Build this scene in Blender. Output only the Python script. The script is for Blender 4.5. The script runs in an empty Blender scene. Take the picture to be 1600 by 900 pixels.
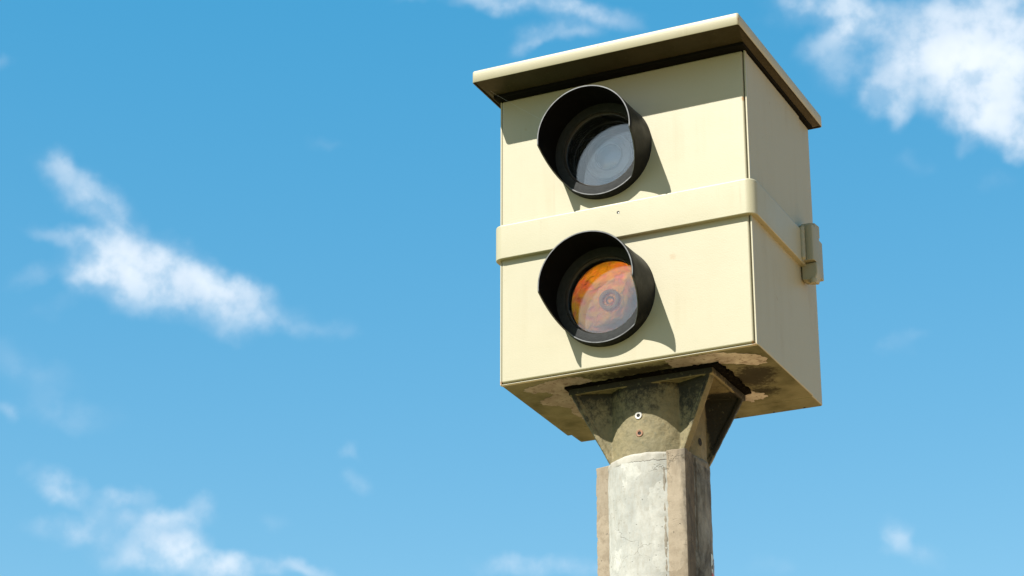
import bpy, bmesh, math, random
from mathutils import Vector, Matrix, noise
random.seed(4)
SC = bpy.context.scene
COL = SC.collection
PI = math.pi
rad = math.radians

# ------------------------------------------------------------------ camera
Z0 = 3.44                       # height of the underside of the camera housing
cam_data = bpy.data.cameras.new("camera")
cam = bpy.data.objects.new("camera", cam_data)
COL.objects.link(cam)
cam.location = (2.2175, -4.5755, -1.8414 + Z0)
yaw, pitch = rad(-25.5416), rad(22.2576)
cam.rotation_euler = (rad(90) + pitch, 0, -yaw)
cam_data.sensor_width = 36.0
cam_data.lens = 3711.64 / 1600 * 36.0
cam_data.clip_start = 0.1
cam_data.clip_end = 20000
SC.camera = cam

# ------------------------------------------------------------------ sun
SUN = Vector((0.41, 1.0, -1.235)).normalized()      # direction the light travels
sun_data = bpy.data.lights.new("sun", 'SUN')
sun_data.energy = 4.4
sun_data.angle = rad(0.5)
sun_data.color = (1.0, 0.955, 0.88)
sun = bpy.data.objects.new("sun", sun_data)
COL.objects.link(sun)
sun.rotation_euler = SUN.to_track_quat('-Z', 'Y').to_euler()
sun.location = (-20, -50, 60)
S = -SUN
sun_el = math.asin(S.z)
sun_az = math.atan2(S.x, S.y)

SC.view_settings.view_transform = 'Standard'
SC.view_settings.look = 'None'
SC.view_settings.exposure = 1.45
SC.view_settings.gamma = 1.0

# ------------------------------------------------------------------ world: sky with clouds placed by azimuth and elevation
CLOUDS = [
    (-34.96, 22.46, 2.515, 1.091, -16.8, 0.7), (-33.74, 22.11, 2.669, 0.923, -17.2, 0.62), (-36.14, 22.46, 1.388, 0.998, -6.2, 0.5), (-32.58, 21.89, 1.411, 0.637, -12.6, 0.55),
    (-35.2, 21.8, 2.233, 0.803, -11.7, 0.5), (-36.6, 22.18, 0.831, 0.711, 4.1, 0.35), (-35.8, 23.45, 2.235, 0.746, -44.6, 0.42), (-36.84, 24.14, 1.663, 0.626, -36.1, 0.36),
    (-37.41, 24.73, 0.551, 0.509, -25.7, 0.33), (-37.16, 23.14, 1.379, 0.397, -3.7, 0.3), (-32.39, 21.23, 1.693, 0.522, 2.3, 0.28), (-31.33, 21.3, 1.359, 0.524, -3.1, 0.17),
    (-30.14, 21.25, 0.739, 0.408, 1.5, 0.12), (-37.81, 22.15, 0.937, 0.34, 24.9, 0.14), (-37.02, 21.42, 1.381, 0.34, 16.3, 0.1), (-36.78, 17.19, 1.052, 0.568, -16.9, 0.45),
    (-35.44, 17.04, 0.61, 0.398, 2.8, 0.5), (-34.78, 17.06, 0.612, 0.4, 2.6, 0.45), (-35.64, 16.59, 0.723, 0.457, -17.3, 0.4), (-34.65, 16.53, 0.892, 0.515, -7.6, 0.45),
    (-33.76, 16.6, 1.119, 0.431, -5.8, 0.5), (-33.26, 16.98, 0.42, 0.403, 2.1, 0.28), (-36.08, 16.14, 1.711, 0.567, -2.2, 0.38), (-34.07, 15.77, 1.395, 0.974, -7.8, 0.65),
    (-33.55, 15.64, 0.837, 0.974, 2.0, 0.45), (-32.64, 15.35, 1.176, 0.575, -3.2, 0.85), (-30.6, 15.48, 0.904, 0.29, -18.7, 0.42), (-31.39, 15.43, 0.619, 0.347, -8.5, 0.3),
    (-37.85, 19.87, 1.652, 0.735, -16.2, 0.14), (-36.75, 18.97, 1.658, 0.568, -6.6, 0.14), (-38.17, 18.79, 0.437, 0.393, 4.0, 0.2), (-34.94, 15.46, 1.389, 0.571, -7.6, 0.3),
    (-29.76, 18.32, 0.397, 0.408, 1.2, 0.2), (-29.38, 17.5, 0.511, 0.408, -9.0, 0.2), (-31.38, 16.49, 0.564, 0.406, -8.5, 0.08), (-16.14, 16.22, 0.502, 0.572, 17.2, 0.42),
    (-15.37, 15.67, 0.822, 0.506, -23.2, 0.28), (-15.52, 20.61, 0.892, 0.372, 21.5, 0.2), (-25.31, 15.53, 1.418, 0.408, -0.2, 0.3), (-24.04, 15.52, 1.417, 0.407, -0.5, 0.32),
    (-19.21, 15.52, 0.841, 0.403, -1.8, 0.1), (-25.62, 29.12, 2.41, 0.466, -3.1, 0.5), (-24.04, 29.01, 2.268, 0.495, -8.9, 0.45), (-22.99, 28.78, 1.417, 0.349, -21.3, 0.25),
    (-28.33, 29.12, 0.736, 0.262, 1.2, 0.2), (-24.27, 28.43, 1.561, 0.379, 4.2, 0.28), (-23.47, 28.39, 0.681, 0.32, -1.2, 0.18), (-25.04, 28.16, 1.021, 0.35, 27.5, 0.28),
    (-30.52, 25.77, 0.623, 0.262, 2.0, 0.07), (-39.17, 27.18, 0.326, 0.335, 6.1, 0.15), (-16.13, 28.45, 1.161, 0.965, 15.5, 0.75), (-17.09, 28.77, 1.807, 0.571, 5.8, 0.5),
    (-16.88, 27.97, 1.248, 0.684, 31.1, 0.4), (-17.77, 28.86, 1.257, 0.344, -3.9, 0.3), (-14.85, 27.79, 1.662, 1.195, -15.3, 0.6), (-13.43, 27.67, 2.191, 1.857, -5.9, 0.8),
    (-12.39, 28.06, 2.312, 1.676, -6.5, 0.8), (-13.92, 26.84, 2.345, 1.303, -15.6, 0.75), (-12.42, 26.55, 2.044, 1.679, -6.1, 0.9), (-12.77, 25.68, 1.929, 0.906, -31.0, 0.75),
    (-15.6, 26.9, 0.951, 0.977, -34.7, 0.5), (-15.93, 26.58, 0.667, 0.685, -4.5, 0.4), (-15.18, 26.21, 0.5, 0.856, -14.9, 0.45), (-16.59, 27.27, 1.003, 0.859, -4.3, 0.28),
    (-13.61, 25.18, 0.385, 0.395, -5.3, 0.35), (-12.23, 25.15, 0.928, 0.673, -16.1, 0.6), (-12.84, 24.25, 0.656, 0.337, -5.5, 0.08), (-14.92, 24.87, 0.554, 0.398, -4.7, 0.08),
    (-14.05, 27.38, 1.1, 0.847, -5.5, 0.3), (-14.46, 28.47, 1.376, 0.679, -5.5, 0.3),
]
SKY_STRENGTH = 0.0535
world = bpy.data.worlds.new("World")
SC.world = world
world.use_nodes = True


class NT:
    """small helper for building node trees"""
    def __init__(self, tree):
        self.t = tree
        tree.nodes.clear()

    def n(self, kind, **kw):
        nd = self.t.nodes.new(kind)
        for k, v in kw.items():
            setattr(nd, k, v)
        return nd

    def put(self, sock, v):
        if v is None:
            return
        if isinstance(v, bpy.types.NodeSocket):
            self.t.links.new(v, sock)
        else:
            sock.default_value = v

    def math(self, op, a, b=None, c=None, clamp=False):
        nd = self.n('ShaderNodeMath', operation=op, use_clamp=clamp)
        for i, v in enumerate((a, b, c)):
            self.put(nd.inputs[i], v)
        return nd.outputs[0]

    def vmath(self, op, a, b=None, scale=None):
        nd = self.n('ShaderNodeVectorMath', operation=op)
        self.put(nd.inputs[0], a)
        self.put(nd.inputs[1], b)
        if scale is not None:
            self.put(nd.inputs['Scale'], scale)
        return nd.outputs['Vector']

    def noise(self, vec, scale, detail=3.0, rough=0.55, dist=0.0, col=False):
        nd = self.n('ShaderNodeTexNoise')
        self.put(nd.inputs['Vector'], vec)
        nd.inputs['Scale'].default_value = scale
        nd.inputs['Detail'].default_value = detail
        nd.inputs['Roughness'].default_value = rough
        nd.inputs['Distortion'].default_value = dist
        return nd.outputs['Color' if col else 'Fac']

    def ramp(self, v, lo, hi, a=0.0, b=1.0, smooth=True):
        nd = self.n('ShaderNodeMapRange', interpolation_type='SMOOTHSTEP' if smooth else 'LINEAR')
        self.put(nd.inputs['Value'], v)
        for nm, x in (('From Min', lo), ('From Max', hi), ('To Min', a), ('To Max', b)):
            self.put(nd.inputs[nm], x)
        return nd.outputs['Result']

    def mix(self, f, a, b, mode='MIX'):
        nd = self.n('ShaderNodeMix', data_type='RGBA', blend_type=mode)
        self.put(nd.inputs[0], f)
        self.put(nd.inputs[6], a if not isinstance(a, tuple) else (*a[:3], 1))
        self.put(nd.inputs[7], b if not isinstance(b, tuple) else (*b[:3], 1))
        return nd.outputs[2]

    def blob(self, vec, cx, cy, rx, ry, rot, amp):
        """soft ellipse: amp at the centre, 0 at the rim"""
        mp = self.n('ShaderNodeMapping', vector_type='TEXTURE')
        self.put(mp.inputs['Vector'], vec)
        mp.inputs['Location'].default_value = (cx, cy, 0)
        mp.inputs['Rotation'].default_value = (0, 0, rad(rot))
        mp.inputs['Scale'].default_value = (rx, ry, 1)
        g = self.n('ShaderNodeTexGradient', gradient_type='SPHERICAL')
        self.put(g.inputs['Vector'], mp.outputs['Vector'])
        return self.ramp(g.outputs['Fac'], 0.0, 1.0, 0.0, amp)


w = NT(world.node_tree)
sky = w.n('ShaderNodeTexSky', sky_type='NISHITA')
sky.sun_disc = False
sky.sun_elevation = sun_el
sky.sun_rotation = sun_az
sky.altitude = 300
sky.air_density = 1.0
sky.dust_density = 0.4
sky.ozone_density = 1.5
tc = w.n('ShaderNodeTexCoord')
D = tc.outputs['Generated']
sep = w.n('ShaderNodeSeparateXYZ')
w.put(sep.inputs[0], D)
az = w.math('MULTIPLY', w.math('ARCTAN2', sep.outputs[0], sep.outputs[1]), 180 / PI)
el = w.math('MULTIPLY', w.math('ARCSINE', sep.outputs[2]), 180 / PI)
KU = math.cos(rad(22.0))
comb = w.n('ShaderNodeCombineXYZ')
w.put(comb.inputs[0], w.math('MULTIPLY', az, KU))
w.put(comb.inputs[1], el)
uv = comb.outputs[0]
wn = w.noise(D, 55, 3.5, 0.5, col=True)
warp = w.vmath('SCALE', w.vmath('SUBTRACT', wn, (0.5, 0.5, 0.5)), scale=0.95)
wn2 = w.noise(D, 17, 2.0, 0.5, col=True)
warp2 = w.vmath('SCALE', w.vmath('SUBTRACT', wn2, (0.5, 0.5, 0.5)), scale=0.5)
flat = w.vmath('MULTIPLY', w.vmath('ADD', warp, warp2), (1, 1, 0))
uvw = w.vmath('ADD', uv, flat)
# unseen thin cloud added behind the viewer to grey the reflections in both windows
tot = w.blob(uv, -155 * KU, 24, 30, 16, 8, 0.5)
for (a, e, rx, ry, rot, amp) in CLOUDS:
    b = w.blob(uvw, a * KU, e, rx, ry, rot, amp)
    tot = b if tot is None else w.math('ADD', tot, b)
puff = w.noise(D, 70, 4.0, 0.5)
puff = w.ramp(puff, 0.32, 0.66, 0.45, 1.25)
local = w.math('MULTIPLY', w.math('MULTIPLY', tot, puff), 0.9)
# the same scattered cloud over the rest of the sky
far_n = w.noise(D, 5.5, 7.0, 0.52, 0.4)
far_c = w.ramp(far_n, 0.58, 0.76, 0.0, 0.8)
da = w.vmath('SUBTRACT', uv, (-25.5 * KU, 22.3, 0))
ln = w.n('ShaderNodeVectorMath', operation='LENGTH')
w.put(ln.inputs[0], da)
outside = w.ramp(ln.outputs['Value'], 12.5, 19.0)
dens = w.math('ADD', local, w.math('MULTIPLY', far_c, outside))
# exponential saturation keeps the edges soft and the cores white
soft = w.math('MULTIPLY', w.math('POWER', w.math('MAXIMUM', dens, 0.0), 1.3), -1.4)
dens = w.math('SUBTRACT', 1.0, w.math('POWER', 2.718, soft))
shade = w.noise(D, 38, 3.0, 0.5)
cl_col = w.mix(w.ramp(shade, 0.35, 0.7), (6.6, 7.1, 7.6), (5.4, 6.15, 7.0))
hsv = w.n('ShaderNodeHueSaturation')
hsv.inputs['Hue'].default_value = 0.5
hsv.inputs['Saturation'].default_value = 1.12
w.put(hsv.inputs['Color'], sky.outputs['Color'])
tint = w.mix(1.0, hsv.outputs['Color'], (1.03, 1.5, 1.38), 'MULTIPLY')
tint = w.vmath('ADD', w.vmath('MULTIPLY', tint, (1.40, 0.68, 0.46)), (-0.68, 0.95, 2.70))
tint = w.vmath('MAXIMUM', tint, (0.05, 0.1, 0.1))
skyc = w.mix(dens, tint, cl_col)
bg = w.n('ShaderNodeBackground')
bg.inputs['Strength'].default_value = SKY_STRENGTH
w.put(bg.inputs['Color'], skyc)
wo = w.n('ShaderNodeOutputWorld')
w.t.links.new(bg.outputs[0], wo.inputs[0])
world.cycles.sampling_method = 'MANUAL'
world.cycles.sample_map_resolution = 512

# ------------------------------------------------------------------ materials
MATS = {}


def mat(name):
    m = bpy.data.materials.new(name)
    m.use_nodes = True
    k = NT(m.node_tree)
    out = k.n('ShaderNodeOutputMaterial')
    bs = k.n('ShaderNodeBsdfPrincipled')
    k.t.links.new(bs.outputs[0], out.inputs[0])
    co = k.n('ShaderNodeTexCoord').outputs['Object']
    MATS[name] = m
    return m, k, bs, co, out


def bump(k, bs, h, strength, dist):
    b = k.n('ShaderNodeBump')
    b.inputs['Strength'].default_value = strength
    b.inputs['Distance'].default_value = dist
    k.put(b.inputs['Height'], h)
    k.t.links.new(b.outputs[0], bs.inputs['Normal'])


def paint(name, base, dirty, mottle=0.0):
    """powder-coated sheet metal: orange peel, faint streaks, specks"""
    m, k, bs, co, out = mat(name)
    cloud = k.noise(co, 5.0, 5.0, 0.6)
    sx = k.vmath('MULTIPLY', co, (26.0, 26.0, 1.6))
    streak = k.noise(sx, 1.0, 4.0, 0.6)
    f = k.math('MULTIPLY', k.ramp(cloud, 0.4, 0.75), k.ramp(streak, 0.42, 0.72))
    c = k.mix(k.math('MULTIPLY', f, 0.38), base, dirty)
    fine = k.noise(co, 300.0, 2.0, 0.6)
    c = k.mix(k.ramp(fine, 0.63, 0.74, 0.0, 0.34), c, (0.3, 0.27, 0.17))
    drip = k.noise(k.vmath('MULTIPLY', co, (60.0, 60.0, 1.1)), 1.0, 5.0, 0.65)
    c = k.mix(k.math('MULTIPLY', k.ramp(drip, 0.58, 0.72), k.ramp(cloud, 0.45, 0.65, 0.0, 0.4)), c, (0.27, 0.225, 0.13))
    spot = k.noise(co, 34.0, 1.0, 0.4)
    c = k.mix(k.ramp(spot, 0.79, 0.81, 0.0, 0.35), c, (0.34, 0.27, 0.14))
    if mottle:
        g = k.noise(co, 14.0, 6.0, 0.65)
        c = k.mix(k.ramp(g, 0.3, 0.62, 0.0, mottle), c, (0.06, 0.05, 0.03))
    for (px_, py_, pz_, rr) in ((0.6445, -0.1033, 0.742, 0.010), (0.612, 0.0, 0.596, 0.007), (0.612, 0.001, 0.004, 0.008), (0.43, 0.0, 0.24, 0.010),
                                (0.30, -0.1033, 0.7525, 0.004), (0.003, 0.0, 0.006, 0.006)):
        # rust bleeding from chipped corners
        dv = k.vmath('SUBTRACT', co, (px_, py_, pz_))
        if px_ > 0.64:
            dv = k.vmath('MULTIPLY', dv, (2.2, 2.2, 0.8))
        ln_ = k.n('ShaderNodeVectorMath', operation='LENGTH')
        k.put(ln_.inputs[0], dv)
        dd = k.math('ADD', ln_.outputs['Value'], k.math('MULTIPLY', k.math('SUBTRACT', k.noise(co, 240.0, 3.0, 0.6), 0.5), rr * 1.6))
        c = k.mix(k.ramp(dd, rr * 0.3, rr, 0.75 if rr != 0.010 or px_ > 0.6 else 0.25, 0.0), c, (0.36, 0.17, 0.05))
    k.put(bs.inputs['Base Color'], c)
    k.put(bs.inputs['Roughness'], k.ramp(cloud, 0.3, 0.7, 0.38, 0.52))
    bs.inputs['Specular IOR Level'].default_value = 0.4
    peel = k.math('ADD', k.noise(co, 300.0, 2.0, 0.5), k.math('MULTIPLY', k.noise(co, 22.0, 2.0, 0.5), 0.9))
    bump(k, bs, peel, 0.15, 0.0014)
    return m


CREAM = (0.422, 0.386, 0.264)
DIRTY = (0.35, 0.295, 0.175)
M_PAINT = paint("cream_paint", CREAM, DIRTY)
M_BAND = paint("cream_band_paint", (0.41, 0.378, 0.254), DIRTY)
M_SOFFIT = paint("dark_soffit_paint", (0.042, 0.034, 0.016), (0.02, 0.015, 0.007), 0.7)  # soffit: dark brown base with darker noise mottling
MATS["dark_soffit_paint"].node_tree.nodes["Principled BSDF"].inputs["Specular IOR Level"].default_value = 0.08
M_LATCH = paint("latch_paint", (0.33, 0.305, 0.2), (0.22, 0.195, 0.12))

# shell paint: same cream; underside dirt film deepened as painted shade, mould around the bracket
m, k, bs, co, out = mat("shell_paint")
cloud = k.noise(co, 5.0, 5.0, 0.6)
streak = k.noise(k.vmath('MULTIPLY', co, (26.0, 26.0, 1.6)), 1.0, 4.0, 0.6)
c = k.mix(k.math('MULTIPLY', k.math('MULTIPLY', k.ramp(cloud, 0.4, 0.75), k.ramp(streak, 0.42, 0.72)), 0.6), CREAM, DIRTY)
spot = k.noise(co, 46.0, 1.0, 0.4)
c = k.mix(k.ramp(spot, 0.80, 0.82, 0.0, 0.35), c, (0.3, 0.22, 0.1))
geo = k.n('ShaderNodeNewGeometry')
tcn = k.n('ShaderNodeTexCoord')
sp = k.n('ShaderNodeSeparateXYZ')
k.put(sp.inputs[0], tcn.outputs['Normal'])
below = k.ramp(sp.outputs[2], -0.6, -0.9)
wv = k.vmath('SCALE', k.vmath('SUBTRACT', k.noise(co, 16.0, 5.0, 0.65, col=True), (0.5, 0.5, 0.5)), scale=0.085)
cw = k.vmath('MULTIPLY', k.vmath('ADD', co, wv), (1, 1, 0))
mould = None
for bl in ((0.545, 0.19, 0.075, 0.105, 18, 1.3), (0.50, 0.06, 0.16, 0.045, 3, 1.0), (0.32, 0.045, 0.2, 0.04, 2, 1.1),
           (0.12, 0.13, 0.07, 0.12, 0, 0.6), (0.53, 0.30, 0.06, 0.05, 30, 0.9), (0.31, 0.19, 0.25, 0.17, 0, 1.2), (0.09, 0.33, 0.05, 0.03, 0, 0.6)):
    b = k.blob(cw, *bl)
    mould = b if mould is None else k.math('ADD', mould, b)
speck = k.math('MULTIPLY', k.math('SUBTRACT', k.noise(co, 90.0, 6.0, 0.75), 0.5), 2.6)
mo = k.ramp(k.math('MULTIPLY', k.ramp(mould, 0.0, 0.3), k.math('ADD', mould, speck)), 0.1, 0.95, 0.0, 0.88)
film_shade = k.ramp(k.noise(co, 9.0, 5.0, 0.6), 0.35, 0.7, 0.55, 0.95)
cu = k.mix(film_shade, c, (0.085, 0.082, 0.042))
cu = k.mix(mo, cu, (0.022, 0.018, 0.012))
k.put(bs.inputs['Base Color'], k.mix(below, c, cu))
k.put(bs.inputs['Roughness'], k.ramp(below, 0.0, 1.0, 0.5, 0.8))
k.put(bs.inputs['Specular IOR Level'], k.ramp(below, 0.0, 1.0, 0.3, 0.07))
bump(k, bs, k.math('ADD', k.noise(co, 300.0, 2.0, 0.5), k.math('MULTIPLY', k.noise(co, 18.0, 2.0, 0.5), 1.2)), 0.22, 0.0016)
M_SHELL = m

# primer that shows where the paint has come off
m, k, bs, co, out = mat("bare_primer")
n1 = k.noise(co, 24.0, 5.0, 0.6, 0.6)
c = k.mix(k.ramp(n1, 0.35, 0.65), (0.74, 0.67, 0.65), (0.52, 0.45, 0.43))
c = k.mix(k.ramp(k.noise(co, 60.0, 5.0, 0.7), 0.5, 0.68, 0, 0.85), c, (0.16, 0.11, 0.08))
sp = k.n('ShaderNodeSeparateXYZ')
k.put(sp.inputs[0], co)
xx = k.math('ADD', sp.outputs[0], k.math('MULTIPLY', k.math('SUBTRACT', k.noise(co, 30.0, 5.0, 0.7), 0.5), 0.16))
c = k.mix(k.ramp(xx, 0.55, 0.43, 0.0, 0.6), c, (0.12, 0.085, 0.065))
k.put(bs.inputs['Base Color'], c)
bs.inputs['Roughness'].default_value = 0.8
bs.inputs['Specular IOR Level'].default_value = 0.15
M_PRIMER = m

# black painted hoods
m, k, bs, co, out = mat("hood_black")
n1 = k.noise(co, 18.0, 5.0, 0.6)
c = k.mix(k.ramp(n1, 0.35, 0.7), (0.005, 0.0055, 0.006), (0.012, 0.0125, 0.0125))
c = k.mix(k.ramp(k.noise(co, 170.0, 3.0, 0.6), 0.68, 0.75, 0, 0.6), c, (0.10, 0.095, 0.08))
k.put(bs.inputs['Base Color'], c)
k.put(bs.inputs['Roughness'], k.ramp(n1, 0.3, 0.7, 0.40, 0.58))
c = k.mix(k.ramp(k.noise(co, 33.0, 6.0, 0.7), 0.52, 0.75, 0, 0.35), c, (0.07, 0.068, 0.06))
k.put(bs.inputs['Base Color'], c)
bs.inputs['Specular IOR Level'].default_value = 0.14
bump(k, bs, k.noise(co, 230.0, 2.0, 0.5), 0.2, 0.001)
M_HOOD = m

m, k, bs, co, out = mat("hood_worn_edge")
k.put(bs.inputs['Base Color'], k.mix(k.ramp(k.noise(co, 60.0, 4.0, 0.6), 0.35, 0.6), (0.04, 0.043, 0.043), (0.11, 0.115, 0.115)))
bs.inputs['Roughness'].default_value = 0.5
M_EDGE = m

m, k, bs, co, out = mat("inner_black")
c = k.mix(k.ramp(k.noise(co, 70.0, 5.0, 0.65), 0.62, 0.72, 0, 0.35), (0.003, 0.003, 0.0032), (0.035, 0.02, 0.012))
k.put(bs.inputs['Base Color'], c)
bs.inputs['Roughness'].default_value = 0.85
bs.inputs['Specular IOR Level'].default_value = 0.06
M_INNER = m

m, k, bs, co, out = mat("flange_plastic")
c = k.mix(k.noise(co, 90.0, 4.0, 0.6), (0.012, 0.0135, 0.014), (0.042, 0.0445, 0.044))
k.put(bs.inputs['Base Color'], c)
bs.inputs['Roughness'].default_value = 0.7
bs.inputs['Specular IOR Level'].default_value = 0.12
bump(k, bs, k.noise(co, 260.0, 3.0, 0.7), 0.7, 0.002)
M_FLANGE = m

m, k, bs, co, out = mat("barrel_ring")
bs.inputs['Base Color'].default_value = (0.045, 0.036, 0.03, 1)
bs.inputs['Roughness'].default_value = 0.35
M_RING = m


def glass(name, refl, tint, dust, dustcol=(0.55, 0.57, 0.6)):
    m, k, bs, co, out = mat(name)
    k.t.nodes.remove(bs)
    tr = k.n('ShaderNodeBsdfTransparent')
    tr.inputs['Color'].default_value = (*tint, 1)
    gl = k.n('ShaderNodeBsdfGlossy')
    gl.inputs['Roughness'].default_value = 0.015
    gl.inputs['Color'].default_value = (1.0, 0.96, 0.88, 1)
    fr = k.n('ShaderNodeFresnel')
    fr.inputs['IOR'].default_value = 1.5
    f = k.math('ADD', fr.outputs[0], refl, clamp=True)
    mx = k.n('ShaderNodeMixShader')
    k.put(mx.inputs[0], f)
    k.t.links.new(tr.outputs[0], mx.inputs[1])
    k.t.links.new(gl.outputs[0], mx.inputs[2])
    df = k.n('ShaderNodeBsdfDiffuse')
    df.inputs['Color'].default_value = (*dustcol, 1)
    m2 = k.n('ShaderNodeMixShader')
    smear = k.ramp(k.noise(co, 26.0, 6.0, 0.65, 0.8), 0.35, 0.75, dust * 0.5, dust * 1.8)
    specks = k.ramp(k.noise(co, 330.0, 2.0, 0.6), 0.74, 0.8, 0.0, 0.35)
    k.put(m2.inputs[0], k.math('ADD', smear, specks, clamp=True))
    k.t.links.new(mx.outputs[0], m2.inputs[1])
    k.t.links.new(df.outputs[0], m2.inputs[2])
    k.t.links.new(m2.outputs[0], out.inputs[0])
    return m


M_GLASS = glass("front_glass", 0.06, (0.95, 0.96, 0.97), 0.006)
M_GLASSL = glass("flash_front_glass", 0.035, (1.0, 1.0, 1.0), 0.006)
M_GLASS2 = glass("inner_glass", 0.10, (0.92, 0.93, 0.95), 0.006)
M_GLASSP = glass("inner_glass_warm", 0.06, (1.0, 0.96, 0.93), 0.012, (0.7, 0.45, 0.4))

m, k, bs, co, out = mat("lens_ring_metal")
bs.inputs['Base Color'].default_value = (0.22, 0.23, 0.24, 1)
bs.inputs['Roughness'].default_value = 0.35
bs.inputs['Metallic'].default_value = 0.6
M_LRING = m

m, k, bs, co, out = mat("lens_coating")
bs.inputs['Base Color'].default_value = (0.03, 0.04, 0.05, 1)
bs.inputs['Roughness'].default_value = 0.08
bs.inputs['Specular IOR Level'].default_value = 1.0
bs.inputs['Coat Weight'].default_value = 1.0
M_LENS = m

m, k, bs, co, out = mat("amber_reflector")
rel = k.vmath('SUBTRACT', co, (0.267, 0.0, 0.170))
rel = k.vmath('ADD', rel, k.vmath('SCALE', k.vmath('SUBTRACT', k.noise(co, 40.0, 3.0, 0.6, col=True), (0.5, 0.5, 0.5)), scale=0.022))
sp = k.n('ShaderNodeSeparateXYZ')
k.put(sp.inputs[0], rel)
th = k.math('ARCTAN2', sp.outputs[2], sp.outputs[0])
rr = k.math('SQRT', k.math('ADD', k.math('MULTIPLY', sp.outputs[0], sp.outputs[0]), k.math('MULTIPLY', sp.outputs[2], sp.outputs[2])))
pol = k.n('ShaderNodeCombineXYZ')
k.put(pol.inputs[0], k.math('MULTIPLY', k.math('COSINE', th), 1.1))
k.put(pol.inputs[1], k.math('MULTIPLY', k.math('SINE', th), 1.1))
k.put(pol.inputs[2], k.math('MULTIPLY', rr, 24.0))
ang = k.noise(pol.outputs[0], 2.4, 4.0, 0.5, 0.8)
rings = k.math('SINE', k.math('MULTIPLY', rr, 210.0))
k.put(bs.inputs['Base Color'], k.mix(k.ramp(ang, 0.36, 0.68), (1.0, 0.37, 0.014), (1.0, 0.17, 0.05)))
bs.inputs['Metallic'].default_value = 0.9
bs.inputs['Roughness'].default_value = 0.16
bump(k, bs, k.math('ADD', ang, k.math('MULTIPLY', rings, 0.10)), 0.16, 0.008)
M_AMBER = m

m, k, bs, co, out = mat("flash_tube")
bs.inputs['Base Color'].default_value = (0.75, 0.32, 0.2, 1)
bs.inputs['Roughness'].default_value = 0.25
M_TUBE = m

# weathered casting
m, k, bs, co, out = mat("cast_bracket")
n1 = k.noise(co, 15.0, 6.0, 0.65)
n2 = k.noise(co, 75.0, 5.0, 0.7)
c = k.mix(k.ramp(n1, 0.35, 0.65), (0.235, 0.195, 0.105), (0.18, 0.155, 0.085))
c = k.mix(k.ramp(n2, 0.45, 0.75, 0, 0.45), c, (0.065, 0.062, 0.036))
c = k.mix(k.ramp(k.noise(co, 190.0, 3.0, 0.6), 0.62, 0.72, 0, 0.6), c, (0.24, 0.215, 0.135))
sp = k.n('ShaderNodeSeparateXYZ')
k.put(sp.inputs[0], co)
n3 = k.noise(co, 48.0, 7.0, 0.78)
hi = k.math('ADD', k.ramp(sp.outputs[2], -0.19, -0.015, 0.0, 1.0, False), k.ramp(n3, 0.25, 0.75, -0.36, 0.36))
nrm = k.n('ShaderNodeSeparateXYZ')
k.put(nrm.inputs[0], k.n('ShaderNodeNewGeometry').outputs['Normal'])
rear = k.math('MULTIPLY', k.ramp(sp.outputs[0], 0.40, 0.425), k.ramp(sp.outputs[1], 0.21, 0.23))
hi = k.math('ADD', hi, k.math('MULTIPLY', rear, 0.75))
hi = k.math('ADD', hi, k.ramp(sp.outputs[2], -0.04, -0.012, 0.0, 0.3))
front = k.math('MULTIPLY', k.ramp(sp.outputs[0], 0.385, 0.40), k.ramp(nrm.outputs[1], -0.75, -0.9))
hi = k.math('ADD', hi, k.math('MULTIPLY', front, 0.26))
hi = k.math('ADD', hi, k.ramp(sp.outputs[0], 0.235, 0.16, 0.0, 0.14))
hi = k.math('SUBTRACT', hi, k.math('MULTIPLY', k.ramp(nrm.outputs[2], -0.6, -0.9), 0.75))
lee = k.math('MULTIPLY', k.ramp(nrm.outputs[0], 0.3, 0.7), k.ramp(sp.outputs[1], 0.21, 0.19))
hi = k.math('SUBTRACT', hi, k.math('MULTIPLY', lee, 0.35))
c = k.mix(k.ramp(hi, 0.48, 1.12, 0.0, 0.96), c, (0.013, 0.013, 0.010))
lich = k.ramp(k.noise(co, 95.0, 4.0, 0.7), 0.6, 0.67, 0, 0.6)
c = k.mix(lich, c, (0.13, 0.13, 0.08))
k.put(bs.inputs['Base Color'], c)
bs.inputs['Roughness'].default_value = 0.75
bs.inputs['Specular IOR Level'].default_value = 0.3
bump(k, bs, k.math('ADD', k.noise(co, 150.0, 5.0, 0.65), k.math('MULTIPLY', n2, 1.0)), 0.3, 0.003)
M_CAST = m

m, k, bs, co, out = mat("black_mould_sealant")
k.put(bs.inputs['Base Color'], k.mix(k.ramp(k.noise(co, 90.0, 4.0, 0.7), 0.55, 0.7), (0.006, 0.005, 0.004), (0.03, 0.026, 0.018)))
bs.inputs['Roughness'].default_value = 0.95
bs.inputs['Specular IOR Level'].default_value = 0.02
bump(k, bs, k.noise(co, 120.0, 4.0, 0.7), 1.0, 0.004)
M_SEAL = m

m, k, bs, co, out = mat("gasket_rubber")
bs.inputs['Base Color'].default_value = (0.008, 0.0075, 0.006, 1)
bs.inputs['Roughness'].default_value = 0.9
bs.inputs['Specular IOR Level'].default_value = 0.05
M_RUBBER = m


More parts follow.
